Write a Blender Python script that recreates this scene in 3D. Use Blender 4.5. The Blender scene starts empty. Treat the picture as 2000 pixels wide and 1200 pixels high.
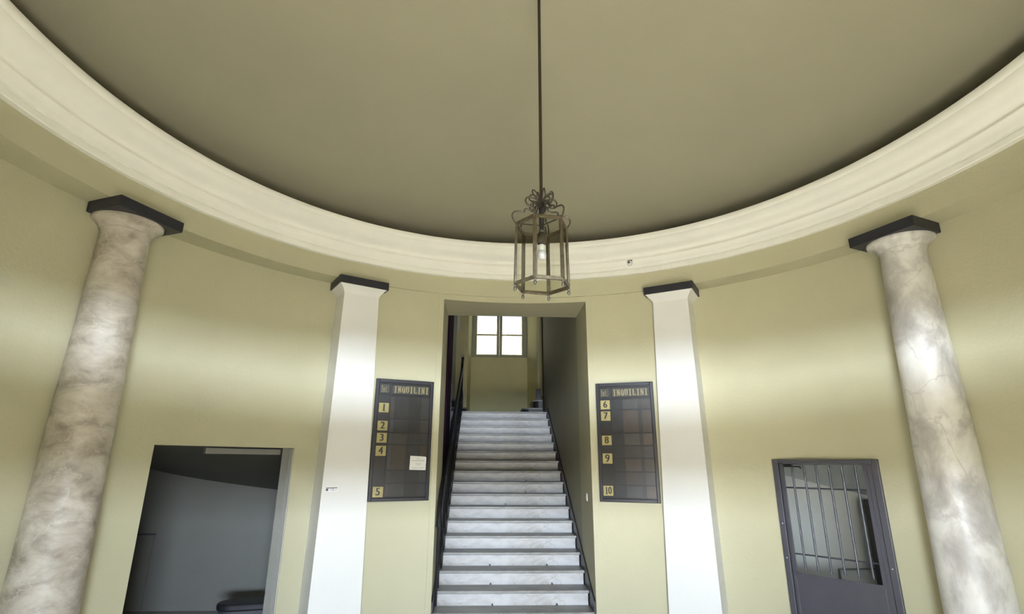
import bpy, bmesh, math, random
from mathutils import Vector, Matrix
random.seed(7)
R = math.radians
C = bpy.context.scene.collection
sc = bpy.context.scene

# ------------------------------------------------------------------ camera, sky, sun, exposure
cam_data = bpy.data.cameras.new('camera')
cam = bpy.data.objects.new('camera', cam_data); C.objects.link(cam); sc.camera = cam
cam_data.sensor_width = 36.0; cam_data.lens = 36.0 * 1031.46 / 2000.0
cam_data.clip_start = 0.02; cam_data.clip_end = 200
th, roll, yaw = 0.28623, 0.005557, -0.044089
ex = Vector((math.cos(yaw), -math.sin(yaw), 0)); ey = Vector((math.sin(yaw), math.cos(yaw), 0))
def to_world(v): return Vector((ex.dot(v), ey.dot(v), v.z))
r0 = Vector((1, 0, 0)); f0 = Vector((0, math.cos(th), math.sin(th))); u0 = Vector((0, -math.sin(th), math.cos(th)))
rr = to_world(math.cos(roll) * r0 + math.sin(roll) * u0)
uu = to_world(-math.sin(roll) * r0 + math.cos(roll) * u0)
ff = to_world(f0)
m = Matrix.Identity(4)
for i in range(3):
    m[i][0] = rr[i]; m[i][1] = uu[i]; m[i][2] = -ff[i]
m[0][3], m[1][3], m[2][3] = -0.3111, -2.9775, 1.9
cam.matrix_world = m

world = bpy.data.worlds.new('sky'); sc.world = world; world.use_nodes = True
bg = world.node_tree.nodes['Background']
bg.inputs[0].default_value = (0.80, 0.88, 1.0, 1); bg.inputs[1].default_value = 1.0

def sun_light():
    d = bpy.data.lights.new('sun', 'SUN'); d.energy = 110.0; d.angle = R(0.53); d.color = (1.0, 0.955, 0.86)
    o = bpy.data.objects.new('sun', d); C.objects.link(o)
    el, az = R(34), R(11)            # travels into the hall (+Y), a little to the right
    v = Vector((math.sin(az) * math.cos(el), math.cos(az) * math.cos(el), -math.sin(el)))
    o.rotation_euler = v.to_track_quat('-Z', 'Y').to_euler(); o.location = (0, -6, 8)
sun_light()
def portal(name, loc, rot, sx, sy):   # guides sky sampling through a modelled opening, gives no light itself
    d = bpy.data.lights.new(name, 'AREA'); d.shape = 'RECTANGLE'; d.size = sx; d.size_y = sy
    d.cycles.is_portal = True
    o = bpy.data.objects.new(name, d); C.objects.link(o); o.location = loc; o.rotation_euler = rot
portal('entrance_daylight', (0, -4.2, 1.94), (R(90), 0, 0), 1.86, 3.88)
portal('stair_window_daylight', (-0.03, 11.35, 5.3), (R(-90), 0, 0), 1.6, 1.7)
portal('side_opening_portal', (6.15, 3.0, 1.25), (R(90), 0, R(90)), 2.2, 1.5)  # added opening out of view, brightens the right-hand room
def wall_band_lamp():                # added unseen lamp standing in for low sky, throws light bands on the walls
    d = bpy.data.lights.new('wall_band_lamp', 'AREA'); d.shape = 'RECTANGLE'; d.size = 26; d.size_y = 1.0
    d.energy = 17000; d.color = (0.72, 0.83, 1.0)
    o = bpy.data.objects.new('wall_band_lamp', d); C.objects.link(o); o.location = (0, -16, 3.0); o.rotation_euler = (R(90), 0, 0)
wall_band_lamp()

sc.view_settings.view_transform = 'Standard'; sc.view_settings.look = 'None'
sc.view_settings.exposure = 0.66; sc.view_settings.gamma = 1.0
sc.view_settings.use_curve_mapping = False

# ------------------------------------------------------------------ materials
def mat(name, col, rough=0.6, metal=0.0, var=0.0, scale=3.0, bump=0.0, bscale=60.0, col2=None, spec=0.5):
    ma = bpy.data.materials.new(name); ma.use_nodes = True
    nt = ma.node_tree; b = nt.nodes['Principled BSDF']
    b.inputs['Base Color'].default_value = (*col, 1); b.inputs['Roughness'].default_value = rough
    b.inputs['Metallic'].default_value = metal; b.inputs['Specular IOR Level'].default_value = spec
    tc = nt.nodes.new('ShaderNodeTexCoord')
    if var or col2:
        n = nt.nodes.new('ShaderNodeTexNoise'); n.inputs['Scale'].default_value = scale; n.inputs['Detail'].default_value = 8
        n.inputs['Roughness'].default_value = 0.6
        nt.links.new(tc.outputs['Object'], n.inputs['Vector'])
        r = nt.nodes.new('ShaderNodeValToRGB'); r.color_ramp.elements[0].position = 0.32; r.color_ramp.elements[1].position = 0.68
        c2 = col2 if col2 else tuple(min(1, c * (1 - var)) for c in col)
        r.color_ramp.elements[0].color = (*c2, 1); r.color_ramp.elements[1].color = (*col, 1)
        nt.links.new(n.outputs['Fac'], r.inputs['Fac']); nt.links.new(r.outputs['Color'], b.inputs['Base Color'])
    if bump:
        n2 = nt.nodes.new('ShaderNodeTexNoise'); n2.inputs['Scale'].default_value = bscale; n2.inputs['Detail'].default_value = 4
        nt.links.new(tc.outputs['Object'], n2.inputs['Vector'])
        bp = nt.nodes.new('ShaderNodeBump'); bp.inputs['Strength'].default_value = bump; bp.inputs['Distance'].default_value = 0.01
        nt.links.new(n2.outputs['Fac'], bp.inputs['Height']); nt.links.new(bp.outputs['Normal'], b.inputs['Normal'])
    return ma

def marble(name, stops, scale, stretch, distort, vein, rough=0.4, rotx=0.0):
    """stops: list of (position, colour) ramp over warped noise; vein: (colour, width, scale)"""
    ma = bpy.data.materials.new(name); ma.use_nodes = True
    nt = ma.node_tree; L = nt.links; b = nt.nodes['Principled BSDF']; b.inputs['Roughness'].default_value = rough
    tc = nt.nodes.new('ShaderNodeTexCoord'); mp = nt.nodes.new('ShaderNodeMapping')
    mp.inputs['Scale'].default_value = stretch; mp.inputs['Rotation'].default_value = (rotx, rotx * 0.8, 0)
    L.new(tc.outputs['Object'], mp.inputs['Vector'])
    n = nt.nodes.new('ShaderNodeTexNoise'); n.inputs['Scale'].default_value = scale; n.inputs['Detail'].default_value = 10
    n.inputs['Roughness'].default_value = 0.62; n.inputs['Distortion'].default_value = distort
    L.new(mp.outputs['Vector'], n.inputs['Vector'])
    r = nt.nodes.new('ShaderNodeValToRGB'); cr = r.color_ramp
    while len(cr.elements) < len(stops): cr.elements.new(0.5)
    for e, (p, c) in zip(cr.elements, stops): e.position = p; e.color = (*c, 1)
    L.new(n.outputs['Fac'], r.inputs['Fac'])
    n2 = nt.nodes.new('ShaderNodeTexNoise'); n2.inputs['Scale'].default_value = vein[2]; n2.inputs['Detail'].default_value = 9
    n2.inputs['Distortion'].default_value = distort * 1.4
    L.new(mp.outputs['Vector'], n2.inputs['Vector'])
    s = nt.nodes.new('ShaderNodeMath'); s.operation = 'SUBTRACT'; s.inputs[1].default_value = 0.5; L.new(n2.outputs['Fac'], s.inputs[0])
    a = nt.nodes.new('ShaderNodeMath'); a.operation = 'ABSOLUTE'; L.new(s.outputs[0], a.inputs[0])
    mr = nt.nodes.new('ShaderNodeMapRange'); mr.inputs['From Max'].default_value = vein[1]; mr.inputs['To Min'].default_value = 0.5; mr.inputs['To Max'].default_value = 0.0
    L.new(a.outputs[0], mr.inputs['Value'])
    mx = nt.nodes.new('ShaderNodeMix'); mx.data_type = 'RGBA'
    L.new(mr.outputs['Result'], mx.inputs['Factor']); L.new(r.outputs['Color'], mx.inputs['A']); mx.inputs['B'].default_value = (*vein[0], 1)
    L.new(mx.outputs['Result'], b.inputs['Base Color'])
    return ma

def glass(name, tint=(0.95, 0.97, 0.95), refl=0.12):
    ma = bpy.data.materials.new(name); ma.use_nodes = True
    nt = ma.node_tree; nt.nodes.clear(); o = nt.nodes.new('ShaderNodeOutputMaterial')
    t = nt.nodes.new('ShaderNodeBsdfTransparent'); t.inputs[0].default_value = (*tint, 1)
    g = nt.nodes.new('ShaderNodeBsdfGlossy'); g.inputs['Roughness'].default_value = 0.05
    fr = nt.nodes.new('ShaderNodeFresnel'); fr.inputs[0].default_value = 1.45
    ad = nt.nodes.new('ShaderNodeMath'); ad.operation = 'MULTIPLY'; ad.inputs[1].default_value = refl / 0.04 * 0.35
    nt.links.new(fr.outputs[0], ad.inputs[0])
    mx = nt.nodes.new('ShaderNodeMixShader'); nt.links.new(ad.outputs[0], mx.inputs[0])
    nt.links.new(t.outputs[0], mx.inputs[1]); nt.links.new(g.outputs[0], mx.inputs[2]); nt.links.new(mx.outputs[0], o.inputs[0])
    return ma

M = {}
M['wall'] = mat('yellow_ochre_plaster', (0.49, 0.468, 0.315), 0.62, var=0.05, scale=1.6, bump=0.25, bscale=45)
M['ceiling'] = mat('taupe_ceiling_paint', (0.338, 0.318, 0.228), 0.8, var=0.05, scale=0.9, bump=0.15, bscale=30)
M['cream'] = mat('cream_stucco', (0.92, 0.905, 0.835), 0.6, var=0.05, scale=2.5, bump=0.15, bscale=25)
M['white'] = mat('white_pilaster_paint', (0.77, 0.765, 0.73), 0.55, var=0.03, scale=2, bump=0.1, bscale=30)
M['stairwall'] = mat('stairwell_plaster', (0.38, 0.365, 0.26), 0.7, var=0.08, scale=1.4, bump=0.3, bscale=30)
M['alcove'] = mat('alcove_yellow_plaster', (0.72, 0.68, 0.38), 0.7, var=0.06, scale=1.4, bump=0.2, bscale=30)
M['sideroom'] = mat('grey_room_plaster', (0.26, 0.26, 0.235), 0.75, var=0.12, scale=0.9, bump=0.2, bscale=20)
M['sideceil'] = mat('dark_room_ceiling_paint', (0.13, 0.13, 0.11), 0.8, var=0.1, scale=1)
M['greytrim'] = mat('grey_rail_paint', (0.22, 0.22, 0.20), 0.6)
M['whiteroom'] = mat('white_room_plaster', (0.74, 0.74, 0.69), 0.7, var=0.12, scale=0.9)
M['slate'] = mat('dark_slate', (0.022, 0.023, 0.032), 0.45, var=0.3, scale=12)
M['floor'] = mat('stone_floor', (0.34, 0.33, 0.30), 0.35, var=0.12, scale=3)
M['street'] = mat('street_paving', (0.40, 0.39, 0.36), 0.8, var=0.15, scale=4)
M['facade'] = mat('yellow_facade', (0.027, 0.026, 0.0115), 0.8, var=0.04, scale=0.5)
M['iron'] = mat('black_iron', (0.012, 0.012, 0.014), 0.35, var=0.3, scale=20)
M['string'] = mat('dark_stone_string', (0.035, 0.034, 0.035), 0.4, var=0.4, scale=8)
M['purple'] = mat('dark_purple_panel', (0.05, 0.014, 0.04), 0.9, var=0.4, scale=2, spec=0.1)
M['doorgrey'] = mat('grey_violet_door_paint', (0.080, 0.078, 0.096), 0.38, var=0.15, scale=3)
M['brass'] = mat('dull_brass', (0.20, 0.165, 0.105), 0.38, metal=0.75, var=0.5, scale=25)
M['darkbrass'] = mat('darkened_brass', (0.10, 0.09, 0.07), 0.45, metal=0.6, var=0.4, scale=25)
M['rod'] = mat('brown_metal_rod', (0.045, 0.032, 0.022), 0.5, metal=0.4)
M['bulb'] = mat('milk_white_bulb', (0.5, 0.5, 0.5), 0.2)
M['bulbbase'] = mat('white_bulb_collar', (0.66, 0.66, 0.63), 0.35)
M['glass'] = glass('lantern_glass', (0.95, 0.95, 0.925), 0.02)
M['paneglass'] = glass('door_glass', (0.97, 0.98, 0.975), 0.05)
M['board'] = mat('black_board_frame', (0.016, 0.015, 0.020), 0.42, var=0.35, scale=14)
M['boardslot'] = mat('board_backing', (0.022, 0.020, 0.018), 0.35, var=0.3, scale=6)
M['gold'] = mat('gilt_plate', (0.42, 0.36, 0.15), 0.42, var=0.2, scale=20, spec=0.4)
M['goldtxt'] = mat('gilt_lettering', (0.30, 0.25, 0.13), 0.45, var=0.25, scale=20)
M['ink'] = mat('black_numerals', (0.02, 0.018, 0.015), 0.5)
M['headplate'] = mat('dark_olive_plate', (0.040, 0.038, 0.022), 0.45, var=0.3, scale=12)
M['paper'] = mat('white_paper', (0.85, 0.85, 0.84), 0.7)
M['plastic'] = mat('white_plastic', (0.75, 0.75, 0.74), 0.4)
M['dark'] = mat('dark_plastic', (0.02, 0.02, 0.022), 0.3)
M['winpaint'] = mat('window_frame_paint', (0.42, 0.42, 0.33), 0.5, var=0.06, scale=6)
M['marble_left'] = marble('weathered_brown_grey_marble',
    [(0.30, (0.24, 0.20, 0.16)), (0.44, (0.38, 0.34, 0.28)), (0.56, (0.50, 0.46, 0.39)), (0.74, (0.63, 0.60, 0.54))],
    5.0, (0.8, 0.8, 1.35), 0.35, ((0.60, 0.57, 0.50), 0.010, 3.5), 0.5)
M['marble_right'] = marble('white_grey_veined_marble',
    [(0.30, (0.30, 0.28, 0.26)), (0.45, (0.48, 0.46, 0.43)), (0.55, (0.66, 0.64, 0.60)), (0.70, (0.76, 0.75, 0.71))],
    3.6, (1.0, 1.0, 0.62), 0.35, ((0.36, 0.34, 0.31), 0.010, 2.2), 0.4, rotx=0.7)
M['marble_cap'] = marble('grey_marble_capital',
    [(0.30, (0.36, 0.34, 0.30)), (0.6, (0.56, 0.53, 0.47))], 3.0, (1, 1, 1), 1.2, ((0.4, 0.38, 0.33), 0.01, 2), 0.5)
M['tread'] = marble('worn_marble_tread',
    [(0.32, (0.17, 0.165, 0.15)), (0.6, (0.30, 0.30, 0.285))], 3.0, (0.6, 1, 1), 0.8, ((0.30, 0.29, 0.27), 0.008, 2), 0.4)
M['riser'] = marble('stained_marble_riser',
    [(0.32, (0.24, 0.225, 0.19)), (0.45, (0.44, 0.43, 0.41)), (0.62, (0.56, 0.56, 0.56))], 3.2, (0.7, 1, 1.6), 0.5, ((0.30, 0.28, 0.24), 0.012, 2.4), 0.45)

# ------------------------------------------------------------------ mesh helpers
def link(name, bm, ma, parent=None, smooth=False, loc=None, rotz=0.0, bevel=0.0):
    me = bpy.data.meshes.new(name); bmesh.ops.recalc_face_normals(bm, faces=bm.faces); bm.to_mesh(me); bm.free()
    o = bpy.data.objects.new(name, me); C.objects.link(o)
    if ma: me.materials.append(ma)
    if smooth:
        for p in me.polygons: p.use_smooth = True
        me.set_sharp_from_angle(angle=R(35))
    if parent: o.parent = parent
    if loc: o.location = loc
    if rotz: o.rotation_euler.z = rotz
    if bevel:
        b = o.modifiers.new('bevel', 'BEVEL'); b.width = bevel; b.segments = 2; b.limit_method = 'ANGLE'
    return o
def box(bm, x0, x1, y0, y1, z0, z1, mtx=None):
    vs = [bm.verts.new((x, y, z)) for x in (x0, x1) for y in (y0, y1) for z in (z0, z1)]
    for f in ((0, 1, 3, 2), (4, 6, 7, 5), (0, 4, 5, 1), (2, 3, 7, 6), (0, 2, 6, 4), (1, 5, 7, 3)):
        bm.faces.new([vs[i] for i in f])
    if mtx: bmesh.ops.transform(bm, matrix=mtx, verts=vs)
    return vs
def prism(bm, pts, z0, z1):
    a = [bm.verts.new((p[0], p[1], z0)) for p in pts]; b = [bm.verts.new((p[0], p[1], z1)) for p in pts]
    bm.faces.new(a[::-1]); bm.faces.new(b); n = len(pts)
    for i in range(n): bm.faces.new((a[i], a[(i + 1) % n], b[(i + 1) % n], b[i]))
def prism_x(bm, pts, x0, x1):     # profile in (y, z) extruded along x
    a = [bm.verts.new((x0, p[0], p[1])) for p in pts]; b = [bm.verts.new((x1, p[0], p[1])) for p in pts]
    bm.faces.new(a[::-1]); bm.faces.new(b); n = len(pts)
    for i in range(n): bm.faces.new((a[i], a[(i + 1) % n], b[(i + 1) % n], b[i]))
def P(a, r, z=None):              # polar angle from +Y, clockwise
    a = R(a); v = (r * math.sin(a), r * math.cos(a))
    return v if z is None else Vector((v[0], v[1], z))
def sweep_arc(bm, prof, a0, a1, n):   # closed profile of (r, z) swept round the rotunda axis
    full = abs(a1 - a0) >= 359.9; rings = []
    for i in range(n if full else n + 1):
        a = a0 + (a1 - a0) * i / n
        rings.append([bm.verts.new(P(a, r, z)) for r, z in prof])
    k = len(prof); N = len(rings)
    for i in range(N if full else N - 1):
        A, B = rings[i], rings[(i + 1) % N]
        for j in range(k): bm.faces.new((A[j], A[(j + 1) % k], B[(j + 1) % k], B[j]))
    if not full: bm.faces.new(rings[0]); bm.faces.new(rings[-1][::-1])
def arc_block(bm, r0, r1, a0, a1, z0, z1):
    sweep_arc(bm, [(r0, z0), (r1, z0), (r1, z1), (r0, z1)], a0, a1, max(2, int(abs(a1 - a0) / 1.5)))
def lathe(bm, prof, n=48, cap=True):  # prof (r, z) round the local z axis
    rings = [[bm.verts.new((r * math.cos(2 * math.pi * i / n), r * math.sin(2 * math.pi * i / n), z)) for i in range(n)] for r, z in prof]
    for A, B in zip(rings, rings[1:]):
        for i in range(n): bm.faces.new((A[i], A[(i + 1) % n], B[(i + 1) % n], B[i]))
    if cap: bm.faces.new(rings[0][::-1]); bm.faces.new(rings[-1])
def tube(bm, pts, r, n=8):
    pts = [Vector(p) for p in pts]; rings = []; up = Vector((0, 0, 1)); prev = None
    for i, p in enumerate(pts):
        t = (pts[min(i + 1, len(pts) - 1)] - pts[max(i - 1, 0)]).normalized()
        if prev is None:
            s = t.cross(up) if abs(t.dot(up)) < 0.95 else t.cross(Vector((1, 0, 0)))
        else: s = prev - t * prev.dot(t)
        s.normalize(); prev = s; w = t.cross(s)
        ri = r[i] if isinstance(r, (list, tuple)) else r
        rings.append([bm.verts.new(p + (s * math.cos(2 * math.pi * k / n) + w * math.sin(2 * math.pi * k / n)) * ri) for k in range(n)])
    for A, B in zip(rings, rings[1:]):
        for i in range(n): bm.faces.new((A[i], A[(i + 1) % n], B[(i + 1) % n], B[i]))
    bm.faces.new(rings[0][::-1]); bm.faces.new(rings[-1])
def smooth_path(pts, n=8):            # Catmull-Rom
    pts = [Vector(p) for p in pts]; q = [pts[0]] + pts + [pts[-1]]; out = []
    for i in range(1, len(q) - 2):
        p0, p1, p2, p3 = q[i - 1:i + 3]
        for k in range(n):
            t = k / n
            out.append(0.5 * ((2 * p1) + (p2 - p0) * t + (2 * p0 - 5 * p1 + 4 * p2 - p3) * t * t + (-p0 + 3 * p1 - 3 * p2 + p3) * t ** 3))
    out.append(pts[-1]); return out
def empty(name, loc, label, cat, rotz=0.0, group=None):
    o = bpy.data.objects.new(name, None); C.objects.link(o); o.location = loc; o.rotation_euler.z = rotz
    o.empty_display_size = 0.1
    return tag(o, label, cat, group)
def tag(o, label, cat, group=None):
    o['label'] = label; o['category'] = cat
    if group: o['group'] = group
    return o
def struct(o): o['kind'] = 'structure'; return o
def inward_bow(pts): return pts

# ------------------------------------------------------------------ rotunda shell
RW, RF, RO = 3.832, 3.553, 4.06      # wall, fascia and outer radii
ZS, ZB, ZL = 3.954, 4.180, 4.600     # soffit, cornice foot, cornice lip
bm = bmesh.new(); prism(bm, [P(a, 4.3) for a in range(0, 360, 5)], -0.15, 0.0)
box(bm, -1.3, 1.3, -5.2, -4.0, -0.15, -0.002); box(bm, -5.4, -2.0, 1.2, 5.2, -0.15, -0.001); box(bm, 2.0, 6.2, 1.0, 5.2, -0.15, -0.001)
box(bm, -2.3, 1.1, 3.9, 10.0, -0.15, -0.003)
struct(link('floor', bm, M['floor']))
bm = bmesh.new(); box(bm, -40, 40, -45, -5.2, -0.15, -0.01); struct(link('ground', bm, M['street']))

bm = bmesh.new()                      # left half of the curved wall with the doorway recess
arc_block(bm, RW, RO, -165.3, -58.4, 0, ZS); arc_block(bm, RW, RO, -58.4, -38.42, 2.035, ZS); arc_block(bm, RW, RO, -38.42, -31.3, 0, ZS)
struct(link('wall_left', bm, M['wall'], smooth=True))
bm = bmesh.new()
arc_block(bm, RW, RO, 31.3, 45.05, 0, ZS); arc_block(bm, RW, RO, 45.05, 59.5, 1.945, ZS); arc_block(bm, RW, RO, 59.5, 165.3, 0, ZS)
struct(link('wall_right', bm, M['wall'], smooth=True))
RB = 3.576                            # the bay round the stair opening stands forward
aL = math.degrees(math.asin(-0.89 / RB)); aR = math.degrees(math.asin(0.918 / RB))
def arcpts(a0, a1, r, n): return [P(a0 + (a1 - a0) * i / n, r) for i in range(n + 1)]
bm = bmesh.new()
prism(bm, arcpts(-31.3, aL, RB, 12) + [(-0.89, 4.23), (-2.25, 4.23), P(-31.3, RO)], 0, ZS)
prism(bm, [P(31.3, RO), (2.25, 4.23), (0.918, 4.23)] + arcpts(aR, 31.3, RB, 12), 0, ZS)
prism(bm, arcpts(aL, aR, RB, 20) + [(0.918, 4.23), (-0.89, 4.23)], 3.884, ZS)
struct(link('wall_front', bm, M['wall'], smooth=True))
bm = bmesh.new()
arc_block(bm, RW, RO, 165.3, 194.7, 3.88, ZS)
box(bm, -1.2, -0.95, -4.3, -3.7, 0, ZS); box(bm, 0.95, 1.2, -4.3, -3.7, 0, ZS); box(bm, -1.2, 1.2, -4.3, -3.9, 3.88, ZS)
struct(link('wall_back', bm, M['wall'], smooth=True))

bm = bmesh.new()                      # plain fascia band over the columns
sweep_arc(bm, [(RF, ZS), (RO, ZS), (RO, ZB + 0.02), (RF, ZB + 0.02)], 0, 360, 240)
o = struct(link('trim_1', bm, M['wall'], smooth=True))
bm = bmesh.new()                      # moulded cream cornice
prof = [(RF + 0.05, ZB), (3.505, ZB), (3.500, 4.186), (3.500, 4.232), (3.512, 4.238), (3.512, 4.246), (3.492, 4.250), (3.486, 4.262),
        (3.482, 4.285), (3.474, 4.310), (3.460, 4.330), (3.448, 4.342), (3.448, 4.352), (3.462, 4.356), (3.466, 4.372), (3.462, 4.392), (3.446, 4.410), (3.420, 4.424),
        (3.390, 4.434), (3.362, 4.444), (3.342, 4.456), (3.328, 4.470), (3.316, 4.490), (3.308, 4.512), (3.306, 4.532), (3.296, 4.540), (3.290, 4.560), (3.288, 4.590), (3.292, ZL), (3.80, ZL), (3.80, ZB + 0.1)]
sweep_arc(bm, prof, 0, 360, 240)
struct(link('trim_2', bm, M['cream'], smooth=True))
bm = bmesh.new()                      # shallow dome above the recess
ri = [(3.292, 4.596), (3.30, 4.602), (3.76, 4.602), (3.76, 4.77), (3.74, 4.775)]
dome = ri + [(3.74 * (1 - k / 24), 4.775 + 0.375 * (1 - (1 - k / 24) ** 2)) for k in range(1, 24)]
rings = [[bm.verts.new(P(a * 1.5, r, z)) for a in range(240)] for r, z in dome]
for A, B in zip(rings, rings[1:]):
    for i in range(240): bm.faces.new((A[i], A[(i + 1) % 240], B[(i + 1) % 240], B[i]))
bm.faces.new(rings[-1])
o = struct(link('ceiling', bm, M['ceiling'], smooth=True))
s = o.modifiers.new('thickness', 'SOLIDIFY'); s.thickness = 0.005; s.offset = 1.0

# incised plaster frame round the stair opening
bm = bmesh.new()
for (a0, a1) in ((aL - 1.02, aL), (aR, aR + 1.02)): arc_block(bm, RB - 0.012, RB + 0.02, a0, a1, 0, ZS)
struct(link('trim_3', bm, M['wall'], smooth=True))

# ------------------------------------------------------------------ columns and pilasters
def column(ang, ma, label):
    c = P(ang, 3.70)
    t = empty('column', (c[0], c[1], 0), label, 'column', rotz=-R(ang))
    bm = bmesh.new()
    pr = []
    for k in range(41):
        z = 3.74 * k / 40; u = z / 3.74
        pr.append((0.236 - 0.020 * u - 0.040 * u ** 2.2, z))
    pr += [(0.180, 3.760), (0.186, 3.775)]
    lathe(bm, pr, 64); link('shaft', bm, ma, t, smooth=True)
    bm = bmesh.new()
    lathe(bm, [(0.182, 3.760), (0.192, 3.764), (0.192, 3.772), (0.197, 3.785), (0.212, 3.803), (0.234, 3.820), (0.252, 3.832), (0.262, 3.842), (0.264, 3.862)], 64)
    link('capital', bm, ma, t, smooth=True)
    bm = bmesh.new(); box(bm, -0.285, 0.285, -0.285, 0.10, 3.860, ZS); link('abacus', bm, M['slate'], t, bevel=0.004)
    return t
column(-68.6, M['marble_left'], 'round column of weathered brown-grey marble, left of the empty doorway')
column(68.7, M['marble_right'], 'round column of pale grey-veined white marble, right of the barred grey door')
def pilaster(ang, label):
    c = P(ang, 3.42)
    t = empty('pilaster', (c[0], c[1], 0), label, 'pilaster', rotz=-R(ang))
    bm = bmesh.new()                   # tapering flat shaft: local -y faces the room centre
    rows = [(0.0, 0.272, 0.040), (3.775, 0.205, 0.078)]
    V = []
    for z, h, y in rows: V.append([bm.verts.new((-h, y, z)), bm.verts.new((h, y, z)), bm.verts.new((h, 0.42, z)), bm.verts.new((-h, 0.42, z))])
    for i in range(4): bm.faces.new((V[0][i], V[0][(i + 1) % 4], V[1][(i + 1) % 4], V[1][i]))
    bm.faces.new(V[0][::-1]); bm.faces.new(V[1]); link('shaft', bm, M['white'], t, bevel=0.003)
    bm = bmesh.new(); V = []
    for k in range(9):
        u = k / 8; z = 3.765 + 0.10 * u; g = 0.060 * (1 - math.cos(u * math.pi / 2)) + 0.012 * u
        h = 0.205 + g; y = 0.078 - g
        V.append([bm.verts.new((-h, y, z)), bm.verts.new((h, y, z)), bm.verts.new((h, 0.40, z)), bm.verts.new((-h, 0.40, z))])
    for A, B in zip(V, V[1:]):
        for i in range(4): bm.faces.new((A[i], A[(i + 1) % 4], B[(i + 1) % 4], B[i]))
    bm.faces.new(V[0][::-1]); bm.faces.new(V[-1]); link('capital', bm, M['white'], t, smooth=True)
    bm = bmesh.new(); box(bm, -0.290, 0.290, 0.0, 0.42, 3.862, ZS); link('abacus', bm, M['slate'], t, bevel=0.003)
    return t
pilaster(-31.1, 'white flat pilaster with black cap, left of the staircase opening')
pilaster(31.8, 'white flat pilaster with black cap, right of the staircase opening')

# ------------------------------------------------------------------ staircase
Y0, Z0, T, H = 3.47, 0.327, 0.278, 0.1603
stair = empty('staircase', (0, Y0, 0), 'long straight marble staircase climbing through the central opening to the window landing', 'staircase')
def ny(k): return Y0 + k * T
def nz(k): return Z0 + k * H
for k in range(-1, 17):
    xl, xr = (-0.872, 0.898)
    jt = random.uniform(-0.004, 0.004)
    bm = bmesh.new(); box(bm, xl, xr, 0, T + 0.035 if k < 16 else 0.30, -0.034, 0)
    o = link('tread', bm, M['tread'], stair, bevel=0.008); o.location = (0, ny(k) - Y0, nz(k))
    bm = bmesh.new(); box(bm, xl + 0.004, xr - 0.012, 0.032, T + 0.03, -H, -0.034)
    for _ in range(0): pass
    o = link('riser', bm, M['riser'], stair); o.location = (0, ny(k) - Y0, nz(k))
for side, x0, x1 in (('l', -0.889, -0.873), ('r', 0.899, 0.917)):
    bm = bmesh.new(); dz = 0.085
    pr = [(0.02, Z0 - 0.2), (0.02, Z0 + 0.02 + dz), (ny(16) - Y0, nz(16) + dz), (ny(16) - Y0 + 0.95, nz(16) + dz), (ny(16) - Y0 + 0.95, nz(16) + 0.0), (ny(16) - Y0, nz(16) - 0.25)]
    if side == 'l': pr = [pr[0], pr[1], pr[2], (ny(16) - Y0, nz(16) - 0.25)]
    prism_x(bm, pr, x0, x1)
    link('skirting', bm, M['string'], stair)
# small clips left on the lower risers where a carpet was held
for k, xs in ((1, (-0.22, 0.52)), (2, (-0.24, 0.50)), (3, (-0.25, 0.47)), (7, (-0.02,)), (8, (0.30,)), (9, (0.33,))):
    for x in xs:
        bm = bmesh.new(); tube(bm, [(x, ny(k) + 0.036 - Y0, nz(k - 1) + 0.012), (x, ny(k) + 0.005 - Y0, nz(k - 1) + 0.012)], 0.011, 8)
        o = link('carpet_clip', bm, M['dark'], stair, smooth=True)

# iron banister on the left
rail = empty('banister', (-0.855, Y0, 0), 'black wrought iron banister running up the left edge of the staircase', 'banister')
def rp(y, z): return (0, y - Y0, z)
bm = bmesh.new()
path = smooth_path([rp(3.60, 1.18), rp(3.63, 1.30), rp(3.75, 1.46), rp(4.1, 1.68), rp(5.0, 2.17), rp(6.0, 2.72), rp(7.0, 3.25), rp(7.72, 3.66), rp(7.92, 3.86), rp(8.02, 3.97), rp(7.98, 4.04), rp(7.88, 4.02)], 8)
tube(bm, path, 0.028, 10); link('handrail', bm, M['iron'], rail, smooth=True)
bm = bmesh.new(); tube(bm, [rp(3.62, 0.60), rp(7.95, 3.08)], 0.012, 6); link('lower_rail', bm, M['iron'], rail, smooth=True)
def railz(y):
    best = min(path, key=lambda p: abs(p.y + Y0 - y)); return best.z
bm = bmesh.new(); tube(bm, [rp(3.63, 0.36), rp(3.63, 1.30)], 0.016, 8); link('newel_post', bm, M['iron'], rail, smooth=True)
bm = bmesh.new(); tube(bm, [rp(7.96, 2.892), rp(7.96, 3.92)], 0.020, 8); link('newel_post', bm, M['iron'], rail, smooth=True)
def scroll(bm, y, z, s, flip=1):
    pts = []
    for k in range(26):
        a = k / 25 * 2.6 * math.pi; r = s * (0.12 + 0.88 * k / 25) * 0.5
        pts.append((0, y - Y0 + flip * r * math.cos(a), z + r * math.sin(a)))
    tube(bm, pts, 0.009, 6)
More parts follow.
